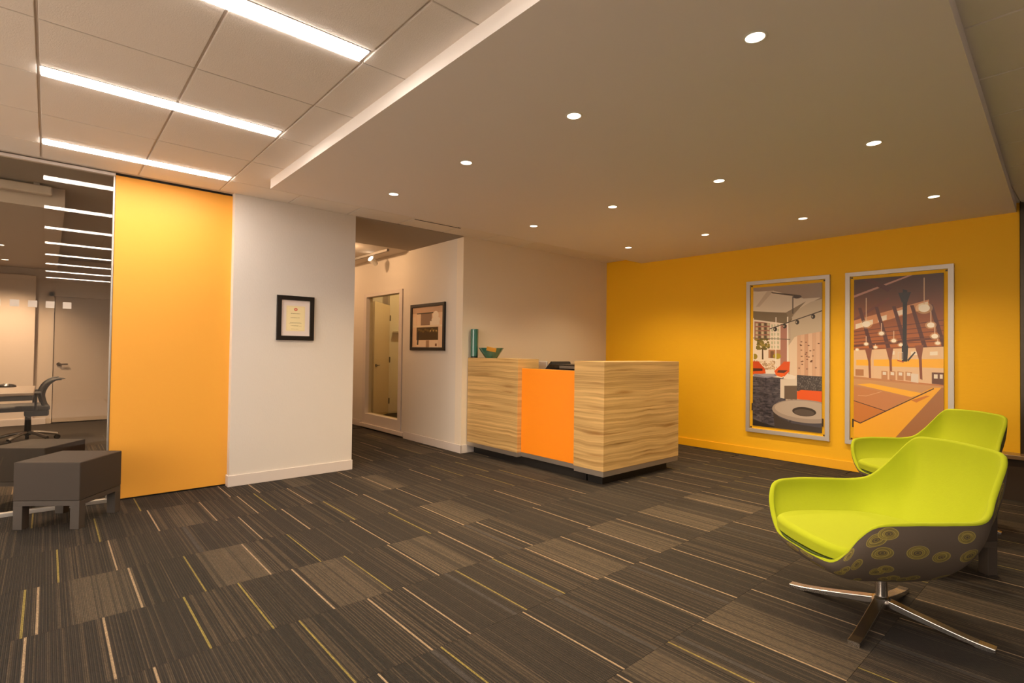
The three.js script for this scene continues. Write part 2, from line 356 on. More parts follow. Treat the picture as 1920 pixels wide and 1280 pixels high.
// ---------------------------------------------------------------- reception desk
{
  const t = thing('reception_desk', 'wooden reception desk with an orange front panel and steel plinth', 'desk', [3.89, 0, -3.13]);
  const B = (name, x0, x1, y0, y1, z0, z1, m, r = 0.002, uv) => { const g = boxGeo(x0 - 3.89, x1 - 3.89, y0, y1, z0 + 3.13, z1 + 3.13, r); if (uv !== undefined) boxUV(g, 1.2, uv, uv * 0.37); return mesh(name, g, m, t); };
  B('left_cabinet', 3.89, 4.208, 0.14, 1.165, -5.250, -4.330, wood, 0.002, 0.13);
  B('right_cabinet', 3.89, 5.165, 0.145, 1.165, -3.500, -3.130, wood2, 0.002, 0.41);
  B('front_panel', 3.950, 3.975, 0.142, 1.065, -4.330, -3.500, M.orange, 0.003);
  B('transaction_shelf', 3.976, 4.22, 1.040, 1.058, -4.328, -3.502, M.brownDark, 0.002);
  B('worktop', 4.0, 4.75, 0.73, 0.76, -5.24, -3.50, wood, 0.003, 0.7);
  B('return_panel', 5.14, 5.165, 0.145, 1.0, -4.60, -3.50, wood2, 0.002, 0.2);
  B('plinth', 3.893, 4.2, 0.092, 0.14, -5.245, -4.333, M.steel);
  B('plinth', 3.953, 4.2, 0.095, 0.142, -4.335, -3.498, M.steel);
  B('plinth', 3.893, 5.16, 0.094, 0.145, -3.497, -3.133, M.steel);
  B('toe_kick', 3.99, 4.2, 0, 0.095, -5.24, -3.40, M.black);
  B('toe_kick', 3.99, 5.08, 0, 0.094, -3.42, -3.22, M.black);
}
// things on and behind the desk
{
  const v = thing('vase', 'tall teal glass cylinder vase on the desk against the back wall', 'vase', [3.946, 1.165, -5.20]);
  mesh('body', new THREE.LatheGeometry([[0, 0.012], [0.045, 0.012], [0.048, 0.02], [0.049, 0.34], [0.048, 0.352], [0.045, 0.352], [0.043, 0.34], [0.042, 0.03], [0, 0.03]].map(p => new THREE.Vector2(...p)), 40), M.teal, v);
  mesh('foot', new THREE.CylinderGeometry(0.044, 0.046, 0.012, 40), M.blackGloss, v, [0, 0.006, 0]);
  const b = thing('bowl', 'flared teal bowl with a gold card at its rim on the desk', 'bowl', [4.045, 1.165, -4.99]);
  mesh('body', new THREE.LatheGeometry([[0, 0.012], [0.070, 0.012], [0.085, 0.03], [0.128, 0.09], [0.142, 0.116], [0.154, 0.124], [0.156, 0.120], [0.146, 0.110], [0.132, 0.085], [0.090, 0.024], [0.074, 0.004], [0.074, 0.0], [0, 0.0]].reverse().map(p => new THREE.Vector2(...p)), 48), M.teal, b);
  mesh('foot', new THREE.CylinderGeometry(0.070, 0.073, 0.008, 40), M.white, b, [0, 0.005, 0]);
  mesh('gold_card', new RoundedBoxGeometry(0.115, 0.05, 0.006, 2, 0.002), M.gold, b, [-0.094, 0.105, 0.117], [0.30, -0.68, 0]).userData.label = 'gold card at the rim';
  const m = thing('computer_monitor', 'silver back of a computer monitor behind the orange panel', 'monitor', [4.40, 0.76, -4.455], 0.2);
  mesh('screen_back', new RoundedBoxGeometry(0.03, 0.29, 0.13, 3, 0.01), M.alu, m, [0, 0.235, 0]);
  mesh('stand', boxGeo(-0.02, 0.02, 0.01, 0.12, -0.03, 0.03, 0.004), M.alu, m);
  mesh('stand_base', new THREE.CylinderGeometry(0.05, 0.055, 0.012, 32), M.alu, m, [0, 0.006, 0]);
  const p = thing('printer', 'black desktop printer with a raised angled lid behind the orange panel', 'printer', [4.50, 0.76, -4.02]);
  mesh('body', boxGeo(-0.17, 0.2, 0, 0.30, -0.30, 0.42, 0.012), M.black, p);
  mesh('lid', boxGeo(-0.17, 0.2, 0.30, 0.352, -0.26, 0.42, 0.01), M.blackGloss, p);
  const fin = new THREE.Shape([[-0.345, 0.28], [-0.30, 0.28], [-0.20, 0.28], [-0.225, 0.372], [-0.245, 0.376]].map(q => new THREE.Vector2(...q)));
  const fg = new THREE.ExtrudeGeometry(fin, { depth: 0.3, bevelEnabled: true, bevelSize: 0.004, bevelThickness: 0.004, bevelSegments: 2 });
  fg.rotateY(-Math.PI / 2); fg.translate(0.14, 0, 0);
  mesh('paper_guide', fg, M.black, p);
  mesh('control_strip', boxGeo(-0.176, -0.168, 0.305, 0.335, -0.10, 0.30, 0.003), std(lin(0.12, 0.10, 0.085), 0.3), p);
}

// ---------------------------------------------------------------- pictures
function rectFrame(w, h, rail, depth, bevel = 0.003) {
  const s = new THREE.Shape([[-w / 2, -h / 2], [w / 2, -h / 2], [w / 2, h / 2], [-w / 2, h / 2]].map(p => new THREE.Vector2(...p)));
  const a = w / 2 - rail, b = h / 2 - rail;
  s.holes.push(new THREE.Path([[-a, -b], [-a, b], [a, b], [a, -b]].map(p => new THREE.Vector2(...p))));
  return new THREE.ExtrudeGeometry(s, { depth: depth - 2 * bevel, bevelEnabled: true, bevelSize: bevel, bevelThickness: bevel, bevelOffset: -bevel, bevelSegments: 2 }).translate(0, 0, bevel);
}
function panel(w, h, d) { const g = new THREE.BoxGeometry(w, h, d); return g; }
function faceMats(front, side) { return [side, side, side, side, front, side]; }

const certTex = canvasTexture(384, 512, (g, w, h) => {
  g.fillStyle = '#e3d5cf'; g.fillRect(0, 0, w, h);
  g.fillStyle = '#f0dfb0'; g.fillRect(66, 82, 252, 360);
  g.strokeStyle = '#dcc795'; g.lineWidth = 3; g.strokeRect(76, 92, 232, 340);
  g.fillStyle = '#d87a60'; g.beginPath(); g.arc(192, 132, 24, 0, 7); g.fill();
  g.fillStyle = '#e9b69a'; g.beginPath(); g.arc(192, 132, 10, 0, 7); g.fill();
  g.fillStyle = 'rgba(120,100,60,0.75)';
  const R = rng(3);
  const bar = (y, x0, x1, t) => { for (let x = x0; x < x1;) { const l = 4 + R() * 12; g.fillRect(x, y + R() * 1.5, Math.min(l, x1 - x), t); x += l + 4; } };
  bar(186, 128, 256, 8); bar(246, 126, 250, 7); bar(318, 120, 264, 4); bar(330, 104, 280, 4); bar(362, 130, 232, 8); bar(366, 238, 276, 3); bar(410, 134, 234, 4);
});
{
  const t = thing('certificate_frame', 'black framed cream certificate hanging on the grey wall', 'certificate', [1.8065, 1.547, WALL_Z]);
  mesh('frame', rectFrame(0.354, 0.428, 0.042, 0.024), M.frameBlack, t);
  mesh('certificate', panel(0.272, 0.346, 0.008), faceMats(std(lin(1, 1, 1), 0.35, { map: certTex }), M.white), t, [0, 0, 0.008]);
}
const shelfReflectionTex = canvasTexture(512, 420, (g, w, h) => {  // reflection of display shelves in the picture glass, painted as a flat image
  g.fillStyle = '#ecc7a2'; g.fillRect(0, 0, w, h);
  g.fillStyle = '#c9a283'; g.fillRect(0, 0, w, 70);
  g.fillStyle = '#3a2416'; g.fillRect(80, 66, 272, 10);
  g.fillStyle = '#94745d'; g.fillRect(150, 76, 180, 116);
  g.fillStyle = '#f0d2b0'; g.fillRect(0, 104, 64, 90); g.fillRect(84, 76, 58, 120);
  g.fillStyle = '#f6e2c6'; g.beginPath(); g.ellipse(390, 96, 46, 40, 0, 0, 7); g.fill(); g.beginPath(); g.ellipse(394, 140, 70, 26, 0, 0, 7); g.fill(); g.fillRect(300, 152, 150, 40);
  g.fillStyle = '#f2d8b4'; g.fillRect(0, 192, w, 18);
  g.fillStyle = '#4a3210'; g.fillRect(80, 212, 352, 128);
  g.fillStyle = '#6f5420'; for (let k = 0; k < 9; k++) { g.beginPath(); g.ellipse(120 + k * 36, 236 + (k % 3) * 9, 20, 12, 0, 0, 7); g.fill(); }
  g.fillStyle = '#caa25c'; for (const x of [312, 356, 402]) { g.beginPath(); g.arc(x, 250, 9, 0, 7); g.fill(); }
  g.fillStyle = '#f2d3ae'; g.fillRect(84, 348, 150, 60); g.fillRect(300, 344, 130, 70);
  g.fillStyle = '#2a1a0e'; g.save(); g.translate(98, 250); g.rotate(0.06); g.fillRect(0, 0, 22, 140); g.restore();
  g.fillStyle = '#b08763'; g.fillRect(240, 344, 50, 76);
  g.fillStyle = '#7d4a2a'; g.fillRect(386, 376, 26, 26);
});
{
  const t = thing('framed_reflection', 'black framed picture on the corridor wall with its glass reflection painted in', 'framed picture', [3.81, 1.559, -6.047], -Math.PI / 2);
  mesh('frame', rectFrame(0.842, 0.625, 0.042, 0.028), M.frameBlack, t);
  mesh('print', panel(0.775, 0.558, 0.008), faceMats(std(lin(1, 1, 1), 0.25, { map: shelfReflectionTex }), M.white), t, [0, 0, 0.009]);  // face carries the painted shelf reflection
}

// poster 1: a lounge with orange chairs
const loungeTex = canvasTexture(512, 1100, (g, w, h) => {
  const poly = (c, ...p) => { g.fillStyle = c; g.beginPath(); p.forEach(([x, y], i) => i ? g.lineTo(x * w, y * h) : g.moveTo(x * w, y * h)); g.closePath(); g.fill(); };
  const el = (c, x, y, a, b) => { g.fillStyle = c; g.beginPath(); g.ellipse(x * w, y * h, a * w, b * h, 0, 0, 7); g.fill(); };
  g.fillStyle = '#c2ad97'; g.fillRect(0, 0, w, h);
  poly('#a28b78', [0, 0], [1, 0], [1, .11], [.9, .14], [0, .02]);
  poly('#dccbb4', [0, .03], [.3, .03], [.75, .10], [.98, .10], [.6, .19], [0, .18]);
  poly('#c9b49c', [.22, .03], [.32, .03], [.10, .14], [.04, .14]);
  poly('#4a3824', [.27, .04], [.45, .055], [.7, .075], [.6, .078], [.3, .05]); el('#4c3b2c', .66, .085, .06, .012);
  poly('#7d6a4e', [0, .17], [.55, .195], [.6, .25], [.5, .27], [0, .235]);
  poly('#8f7b62', [.5, .19], [.78, .12], [.62, .2], [.55, .25]);
  poly('#c8b69c', [.56, .26], [.68, .17], [.85, .125], [1, .11], [1, .35], [.75, .36], [.58, .42]);
  // windows and street
  poly('#f1dfcc', [0, .23], [.53, .27], [.55, .6], [0, .63]);
  poly('#a5705c', [.02, .245], [.26, .26], [.26, .38], [.02, .38]); poly('#b07a68', [.42, .27], [.52, .275], [.53, .56], [.42, .56]);
  for (let i = 0; i < 4; i++) for (let j = 0; j < 5; j++) poly(j % 2 ? '#5b5138' : '#cabd96', [.04 + j * .045, .258 + i * .03], [.075 + j * .045, .26 + i * .03], [.075 + j * .045, .28 + i * .03], [.04 + j * .045, .278 + i * .03]);
  for (let i = 0; i < 6; i++) for (let j = 0; j < 3; j++) poly('#c9c3a2', [.28 + j * .045, .27 + i * .03], [.31 + j * .045, .272 + i * .03], [.31 + j * .045, .292 + i * .03], [.28 + j * .045, .29 + i * .03]);
  const R = rng(7);
  for (let k = 0; k < 60; k++) el(['#7d6d20', '#9a8530', '#655a1a'][k % 3], .15 + (R() - .5) * .2, .41 + (R() - .5) * .07, .02, .008);
  poly('#5c4526', [.14, .44], [.16, .44], [.165, .52], [.14, .52]);
  poly('#b5805a', [.24, .45], [.42, .45], [.42, .51], [.24, .51]); poly('#7c5836', [.27, .46], [.32, .46], [.32, .51], [.27, .51]);
  el('#b09a22', .37, .495, .06, .02); el('#a08a24', .03, .5, .04, .02);
  for (let k = 0; k < 220; k++) el(['#c9a47c', '#d9b890', '#b08b68', '#e5cdb0'][k % 4], R() * .36, .53 + R() * .08, .008 + R() * .012, .004);
  for (const [x, a] of [[.345, .014], [.515, .018], [0.0, .012]]) poly('#f6ebdd', [x, .22], [x + a, .22], [x + a, .63], [x, .63]);
  poly('#5a4c40', [0, .363], [.56, .376], [.56, .380], [0, .367]);
  poly('#4a3c30', [.25, .30], [1, .185], [1, .192], [.25, .306]); poly('#57483a', [.59, .08], [.605, .08], [.605, .20], [.59, .20]);
  for (const [x, y] of [[.34, .305], [.48, .285], [.66, .26], [.88, .225]]) { el('#33291f', x, y, .028, .016); el('#b7a58e', x - .012, y, .01, .007); }
  // plank wall
  poly('#e8d0b6', [.54, .42], [.62, .365], [.68, .35], [.68, .66], [.56, .66]);
  for (let k = 0; k < 7; k++) { const a = .66 + k * .052; poly(['#d8ac8c', '#e0b898', '#cf9f80', '#e4c0a2'][k % 4], [a, .352 - k * .004], [a + .05, .348 - k * .004], [a + .05, .66], [a, .66]); }
  for (let k = 0; k < 26; k++) el('#6b4128', .68 + R() * .31, .38 + R() * .2, .014, .003);
  // floor
  poly('#4f4a52', [0, .63], [.45, .62], [.5, .8], [1, .86], [1, 1], [0, 1]);
  for (let k = 0; k < 500; k++) el(R() > .5 ? 'rgba(120,112,116,.35)' : 'rgba(30,27,34,.4)', R() * .6, .66 + R() * .34, .01 + R() * .04, .003 + R() * .004);
  poly('#efe2d4', [0, .60], [.3, .59], [.65, .63], [.62, .66], [.4, .645], [0, .64]);
  // orange chairs
  poly('#cf4c14', [0, .535], [.09, .535], [.19, .59], [.20, .62], [0, .632]); poly('#4d2a1c', [0, .585], [.15, .585], [.15, .605], [0, .61]); poly('#e65a16', [0, .608], [.19, .6], [.19, .618], [0, .628]);
  poly('#e25a1a', [.33, .60], [.43, .555], [.47, .532], [.56, .532], [.55, .60], [.48, .635], [.36, .63]); poly('#5d3222', [.39, .592], [.53, .592], [.47, .612], [.37, .612]); poly('#f26a20', [.35, .61], [.46, .612], [.49, .625], [.44, .642], [.34, .628]);
  poly('#3f3029', [.455, .64], [.465, .64], [.465, .70], [.455, .70]);
  poly('#8d8a98', [.02, .625], [.34, .62], [.37, .636], [.22, .652], [0, .645]); poly('#a8a3ac', [.06, .627], [.32, .622], [.34, .632], [.2, .644]); poly('#3a3640', [.19, .65], [.21, .65], [.21, .70], [.19, .70]);
  // cabinets, sofa, ring table
  poly('#e0d2c2', [.42, .655], [.66, .65], [.66, .695], [.49, .70], [.49, .79], [.42, .785]); poly('#6c5a4a', [.48, .70], [.66, .695], [.66, .79], [.48, .79]);
  poly('#4a4240', [.66, .622], [1, .625], [1, .73], [.66, .73]);
  for (let k = 0; k < 160; k++) el('rgba(150,140,135,.4)', .67 + R() * .33, .63 + R() * .09, .006, .004);
  poly('#ee5e12', [.66, .735], [.72, .722], [1, .722], [1, .80], [.66, .785]);
  poly('#443a34', [.31, .86], [.40, .92], [.6, .955], [1, .965], [1, 1], [.34, 1]);
  el('#a8978b', .78, .865, .48, .078); el('#bfae9f', .76, .855, .42, .060); el('#3c2f26', .76, .868, .165, .031); el('#5d5046', .76, .874, .14, .022);
  poly('#2c2724', [0, .955], [.34, .99], [.34, 1], [0, 1]);
});
// poster 2: a sports hall
const hallTex = canvasTexture(560, 1024, (g, w, h) => {
  const poly = (c, ...p) => { g.fillStyle = c; g.beginPath(); p.forEach(([x, y], i) => i ? g.lineTo(x * w, y * h) : g.moveTo(x * w, y * h)); g.closePath(); g.fill(); };
  const el = (c, x, y, a, b) => { g.fillStyle = c; g.beginPath(); g.ellipse(x * w, y * h, a * w, b * h, 0, 0, 7); g.fill(); };
  const gr = g.createLinearGradient(0, 0, 0, h * .46); gr.addColorStop(0, '#4a2610'); gr.addColorStop(.5, '#8f4a16'); gr.addColorStop(1, '#c46c22');
  g.fillStyle = gr; g.fillRect(0, 0, w, h);
  poly('#7a3a1c', [0, .25], [.42, .12], [.42, .14], [0, .27]); poly('#c08a78', [0, .115], [.68, .0], [.62, 0], [0, .10]); poly('#5a2710', [.2, 0], [.45, .07], [.4, .09], [.1, 0]);
  poly('#d9915c', [0, .26], [.85, .15], [.85, .20], [0, .32]);
  for (const [x, y] of [[.02, .285], [.13, .27], [.29, .245], [.48, .215], [.74, .175]]) poly('#f6e3cc', [x, y], [x + .1, y - .014], [x + .1, y + .016], [x, y + .03]);
  for (let k = 0; k < 5; k++) poly('#5d2810', [.05 + k * .2, .18], [.09 + k * .2, .18], [.25 + k * .2, .46], [.20 + k * .2, .46]);
  for (let k = 0; k < 6; k++) poly('rgba(70,28,10,.55)', [0, .33 + k * .022], [1, .27 + k * .03], [1, .275 + k * .03], [0, .336 + k * .022]);
  poly('#6b3110', [0, .415], [1, .365], [1, .378], [0, .43]);
  poly('#eac49a', [0, .45], [1, .425], [1, .645], [0, .615]);
  poly('#ffba14', [.03, .51], [1, .495], [1, .548], [.03, .545]);
  poly('#e8bf96', [.21, .45], [.24, .45], [.24, .62], [.21, .62]);
  for (const x of [.40, .66, .86]) poly('#f7e8d4', [x, .455], [x + .08, .452], [x + .08, .474], [x, .476]);
  for (const [x, y, s] of [[.185, .47, .05], [.43, .465, .05], [.755, .45, .055]]) { poly('#8a4822', [x - s, y - .03], [x + s * .7, y - .035], [x + s * .35, y + .04], [x + s * .5, y + .17], [x, y + .165], [x - s * .2, y + .05]); }
  for (let k = 0; k < 4; k++) { poly('#c78a58', [.33 + k * .09, .575], [.40 + k * .09, .577], [.40 + k * .09, .63], [.33 + k * .09, .627]); poly('#efe2d4', [.345 + k * .09, .58], [.385 + k * .09, .581], [.385 + k * .09, .60], [.345 + k * .09, .599]); }
  poly('#6b3c20', [.88, .575], [1, .575], [1, .645], [.88, .64]); poly('#efe0cc', [.90, .585], [.94, .585], [.94, .61], [.90, .61]); poly('#efe0cc', [.96, .585], [.99, .585], [.99, .61], [.96, .61]);
  poly('#ead9c8', [.66, .585], [.74, .587], [.74, .64], [.66, .635]); poly('#b77a44', [.02, .57], [.12, .57], [.12, .61], [.02, .61]);
  // hanging lamps
  for (const [x, y, a, t] of [[.15, .285, .05, .12], [.80, .20, .06, .02], [.33, .345, .03, .28], [.47, .39, .028, .33], [.15, .41, .025, .36], [.26, .43, .022, .41], [.87, .30, .04, .22], [.91, .365, .035, .29], [.94, .405, .025, .38], [.55, .415, .025, .40], [.04, .445, .02, .44]]) {
    poly('#d9b08c', [x - .006, t], [x + .006, t], [x + .006, y], [x - .006, y]);
    el('rgba(255,225,180,.45)', x, y, a * 1.5, a * .55); el('#fff4e2', x, y, a, a * .38);
  }
  // hoop on its mast
  poly('#1d120c', [.57, .08], [.62, .09], [.61, .48], [.57, .48]); poly('#2a1b12', [.52, .10], [.66, .10], [.62, .16], [.56, .16]); poly('#22160e', [.56, .42], [.63, .42], [.62, .515], [.56, .515]); poly('#c24a22', [.51, .505], [.58, .515], [.58, .522], [.51, .512]);
  poly('#2a1a10', [.62, .505], [.70, .455], [.71, .46], [.63, .515]); g.strokeStyle = '#e8d6c4'; g.lineWidth = 3; g.strokeRect(.52 * w, .46 * h, .05 * w, .045 * h);
  // court
  poly('#c98a52', [0, .615], [1, .65], [1, 1], [0, 1]);
  poly('#d29a60', [0, .63], [1, .655], [.8, .72], [0, .67]);
  poly('#ffba1c', [.04, .665], [.2, .655], [.80, .70], [.66, .725]);
  poly('#cc8448', [0, .68], [.66, .725], [.38, .82], [0, .77]);
  poly('#cf7c26', [0, .77], [.38, .82], [.08, .905], [0, .89]);
  poly('#fcb40c', [.08, .91], [.88, .665], [.98, .66], [.45, 1], [0, 1], [0, .90]);
  poly('#ad7038', [.98, .66], [1, .66], [1, 1], [.45, 1]);
  g.strokeStyle = '#3c1c0c'; g.lineWidth = 6; g.beginPath(); g.moveTo(0, .893 * h); g.lineTo(.08 * w, .908 * h); g.lineTo(.9 * w, .668 * h); g.stroke();
  g.lineWidth = 4; g.beginPath(); g.moveTo(0, .77 * h); g.lineTo(.38 * w, .82 * h); g.stroke();
  g.strokeStyle = 'rgba(235,190,140,.8)'; g.lineWidth = 3; g.beginPath(); g.moveTo(.05 * w, .735 * h); g.lineTo(.15 * w, .735 * h); g.lineTo(.33 * w, .703 * h); g.stroke();
  poly('rgba(180,80,20,.55)', [.66, .745], [.82, .712], [.86, .712], [.72, .755]);
});
function poster(zc, w, tex, name, label, clips) {
  const t = thing(name, label, 'framed picture', [6.58, 1.225, zc], -Math.PI / 2, 'tall framed prints on the yellow wall');
  mesh('frame', rectFrame(w, 1.86, 0.046, 0.034, 0.002), M.alu, t);
  mesh('backing', panel(w - 0.09, 1.77, 0.006), M.yellow, t, [0, 0, 0.004]);
  mesh('print', panel(w - 0.162, 1.70, 0.006), faceMats(std(lin(1, 1, 1), 0.35, { map: tex }), M.black), t, [0, 0, 0.014]);
  for (const [sx, sy] of [[-1, 1], [1, 1], [-1, -1], [1, -1]]) mesh('corner_clip', new RoundedBoxGeometry(0.016, 0.016, 0.01, 2, 0.003), M.brownDark, t, [sx * (w / 2 - 0.06), sy * 0.87, 0.012]);
  for (const [sx, y] of clips) mesh('side_clip', new RoundedBoxGeometry(0.012, 0.09, 0.01, 2, 0.003), M.brownDark, t, [sx * (w / 2 - 0.072), y, 0.013]);
}
poster(-2.568, 0.938, loungeTex, 'framed_poster', 'silver framed tall print of a lounge with orange chairs on yellow wall', [[1, -0.73], [-1, -0.62]]);
poster(-1.484, 0.926, hallTex, 'framed_poster', 'silver framed tall print of a brown timber sports hall on yellow wall', [[-1, -0.70]]);

// ---------------------------------------------------------------- lounge chairs
const RIM = [[.425, 0, .338], [.42, .13, .338], [.405, .21, .345], [.392, .285, .41], [.372, .335, .49], [.33, .372, .547], [.2, .398, .563], [.03, .40, .562], [-.13, .385, .562], [-.205, .352, .582], [-.262, .318, .64], [-.318, .292, .71], [-.37, .268, .778], [-.395, .240, .812], [-.405, .12, .826], [-.41, 0, .829]];
const rimCurve = new THREE.CatmullRomCurve3([...RIM, ...RIM.slice(1, -1).reverse().map(([f, l, y]) => [f, -l, y])].map(([f, l, y]) => new THREE.Vector3(l, y, f)), true, 'centripetal');
const ringTex = canvasTexture(1024, 512, (g, w, h) => {
  g.fillStyle = '#6e645c'; g.fillRect(0, 0, w, h);
  const R = rng(21);
  for (let k = 0; k < 900; k++) { g.strokeStyle = R() > .5 ? 'rgba(130,120,112,.18)' : 'rgba(70,62,56,.18)'; g.lineWidth = 1; const x = R() * w, y = R() * h; g.beginPath(); g.moveTo(x, y); g.lineTo(x + 6 + R() * 10, y); g.stroke(); }
  const ring = (x, y, r) => {
    g.fillStyle = 'rgba(150,138,62,.55)'; g.beginPath(); g.ellipse(x, y, r, r * 0.95, 0, 0, 7); g.fill();
    for (let k = 0; k < 7; k++) { g.strokeStyle = ['#b5a850', '#8f8440', '#c9bd68', '#7d7444'][k % 4]; g.lineWidth = 2; g.beginPath(); g.ellipse(x + (R() - .5) * 5, y + (R() - .5) * 5, r * (0.42 + 0.09 * k), r * (0.40 + 0.09 * k), R(), 0, 7); g.stroke(); }
    g.fillStyle = '#5d5548'; g.beginPath(); g.ellipse(x, y, r * .36, r * .34, 0, 0, 7); g.fill();
    g.strokeStyle = '#a89c4e'; g.lineWidth = 2; g.beginPath(); g.arc(x, y, r * .2, 0, 7); g.stroke();
  };
  for (let i = 0; i < 12; i++) for (let j = 0; j < 6; j++) {
    if (R() < 0.32) continue;
    const x = (i + .5 + (R() - .5) * .5 + (j % 2) * .5) * w / 12, y = (j + .5 + (R() - .5) * .4) * h / 6, r = 26 + R() * 8;
    ring(x, y, r);
    if (R() < 0.4) ring(x + r * 1.1, y - r * 0.7, r * 0.92);
  }
});
ringTex.wrapS = ringTex.wrapT = THREE.RepeatWrapping;
M.ringFabric = std(lin(0.72, 0.66, 0.58), 0.8, { map: ringTex, bumpMap: withRepeat(weaveBump, 10, 5), bumpScale: 0.0006 });
function sweepSurface(nu, nv, fn, flip) {
  const pos = [], uv = [], idx = [];
  for (let i = 0; i <= nu; i++) for (let j = 0; j <= nv; j++) { const p = fn(i / nu, j / nv); pos.push(p.x, p.y, p.z); uv.push(p.u ?? i / nu, p.v ?? j / nv); }
  for (let i = 0; i < nu; i++) for (let j = 0; j < nv; j++) { const a = i * (nv + 1) + j, b = a + nv + 1; flip ? idx.push(a, a + 1, b, b, a + 1, b + 1) : idx.push(a, b, a + 1, b, b + 1, a + 1); }
  const g = new THREE.BufferGeometry();
  g.setAttribute('position', new THREE.Float32BufferAttribute(pos, 3));
  g.setAttribute('uv', new THREE.Float32BufferAttribute(uv, 2));
  g.setIndex(idx); g.computeVertexNormals();
  // weld the normals of the seam
  const n = g.attributes.normal;
  for (let j = 0; j <= nv; j++) { const a = j, b = nu * (nv + 1) + j, v = new THREE.Vector3(n.getX(a) + n.getX(b), n.getY(a) + n.getY(b), n.getZ(a) + n.getZ(b)).normalize(); n.setXYZ(a, v.x, v.y, v.z); n.setXYZ(b, v.x, v.y, v.z); }
  return g;
}
const BOT = 0.203;
function shellPoint(q, s, yb) {                       // q a rim point, s from 0 (bottom centre) to 1 (rim)
  const a = s * Math.PI / 2, r = Math.pow(Math.sin(a), 0.90), y = yb + (q.y - yb) * Math.pow(1 - Math.cos(a), 0.94);
  return new THREE.Vector3(q.x * r, y, q.z * r);
}
const NU = 128;
const outerGeo = sweepSurface(NU, 22, (u, v) => { const q = rimCurve.getPointAt(u % 1), p = shellPoint(q, v, BOT); return { x: p.x, y: p.y, z: p.z, u: u * 2, v: v * 1.0 }; }, false);
const inward = (q, d) => { const l = Math.hypot(q.x, q.z); return new THREE.Vector3(q.x * (1 - d / l), q.y, q.z * (1 - d / l)); };
const innerGeo = sweepSurface(NU, 30, (u, v) => {
  const q = rimCurve.getPointAt(u % 1);
  let p;
  if (v < 0.2) {                                       // padded roll over the rim
    const a = (v / 0.2) * Math.PI, d = 0.012 * (1 - Math.cos(a));
    p = inward(q, d - 0.001); p.y += 0.011 * Math.sin(a);
  } else {
    const s = 1 - (v - 0.2) / 0.8, k = inward(q, 0.0235);
    p = shellPoint(k, s, 0.315); p.y = Math.max(p.y, 0.315);
  }
  return { x: p.x, y: p.y, z: p.z, u: u * 3, v };
}, false);
// seat cushion: rounded outline, tilted a little to the back
const cs = new THREE.Shape();
cs.moveTo(0, -0.412); cs.bezierCurveTo(0.13, -0.412, 0.20, -0.40, 0.245, -0.368); cs.bezierCurveTo(0.305, -0.31, 0.325, -0.12, 0.315, 0.02); cs.bezierCurveTo(0.31, 0.15, 0.2, 0.24, 0, 0.24);
cs.bezierCurveTo(-0.2, 0.24, -0.31, 0.15, -0.315, 0.02); cs.bezierCurveTo(-0.325, -0.12, -0.305, -0.31, -0.245, -0.368); cs.bezierCurveTo(-0.20, -0.40, -0.13, -0.412, 0, -0.412);
const cushGeo = new THREE.ExtrudeGeometry(cs, { depth: 0.022, bevelEnabled: true, bevelSize: 0.026, bevelThickness: 0.024, bevelOffset: -0.014, bevelSegments: 8, curveSegments: 24 });
cushGeo.rotateX(-Math.PI / 2); cushGeo.translate(0, 0.368, 0);
{ const p = cushGeo.attributes.position; for (let i = 0; i < p.count; i++) { const z = p.getZ(i), x = p.getX(i), y = p.getY(i); if (y < 0.368) { p.setX(i, x * 0.96); p.setZ(i, z * 0.965); } p.setY(i, y + 0.02 * z - 0.016 * Math.pow(Math.max(0, z - 0.22) / 0.2, 2) + (y > 0.375 ? 0.012 * (1 - (x / 0.33) ** 2) : 0)); } cushGeo.computeVertexNormals(); }
const pipe = new THREE.CatmullRomCurve3([[-.285, .362, .22], [-.25, .358, .345], [-.15, .349, .408], [0, .347, .420], [.15, .349, .408], [.25, .358, .345], [.285, .362, .22]].map(p => new THREE.Vector3(...p)));
const pipeGeo = new THREE.TubeGeometry(pipe, 60, 0.006, 8);
// polished base
const legShape = new THREE.Shape();
legShape.moveTo(0.0, 0.058); legShape.lineTo(0.03, 0.054); legShape.bezierCurveTo(0.16, 0.032, 0.28, 0.012, 0.345, 0.006); legShape.lineTo(0.345, 0.0); legShape.lineTo(0.412, 0.0); legShape.lineTo(0.412, 0.014); legShape.lineTo(0.358, 0.018);
legShape.bezierCurveTo(0.28, 0.028, 0.14, 0.058, 0.03, 0.082); legShape.lineTo(0.0, 0.088); legShape.closePath();
const legGeo = new THREE.ExtrudeGeometry(legShape, { depth: 0.042, bevelEnabled: true, bevelSize: 0.003, bevelThickness: 0.003, bevelSegments: 3, curveSegments: 16 });
legGeo.translate(0, 0.003, -0.021);
const chair = thing('lounge_chair', 'lime green lounge chair in front with ring-patterned grey outer shell', 'chair', [3.065, 0, -0.753], 0, 'green swivel lounge chairs');
mesh('outer_shell', outerGeo, M.ringFabric, chair).userData.label = 'grey outer shell fabric printed with olive rings';
mesh('upholstery', innerGeo, M.green, chair);
mesh('seat_cushion', cushGeo, M.green, chair);
mesh('piping', pipeGeo, M.greenDark, chair);
const CHAIR_YAW = Math.atan2(-0.8, -0.6);             // local +z is the front of the chair
mesh('column', new THREE.CylinderGeometry(0.026, 0.026, 0.125, 32), M.chrome, chair, [0, 0.142, 0]);
mesh('hub', new THREE.LatheGeometry([[0, 0.04], [0.03, 0.042], [0.046, 0.058], [0.046, 0.078], [0.036, 0.092], [0.027, 0.098], [0, 0.098]].map(p => new THREE.Vector2(...p)), 36), M.chrome, chair);
for (let k = 0; k < 4; k++) mesh('leg', legGeo, M.chrome, chair, [0, 0, 0], [0, k * Math.PI / 2 - CHAIR_YAW, 0]);
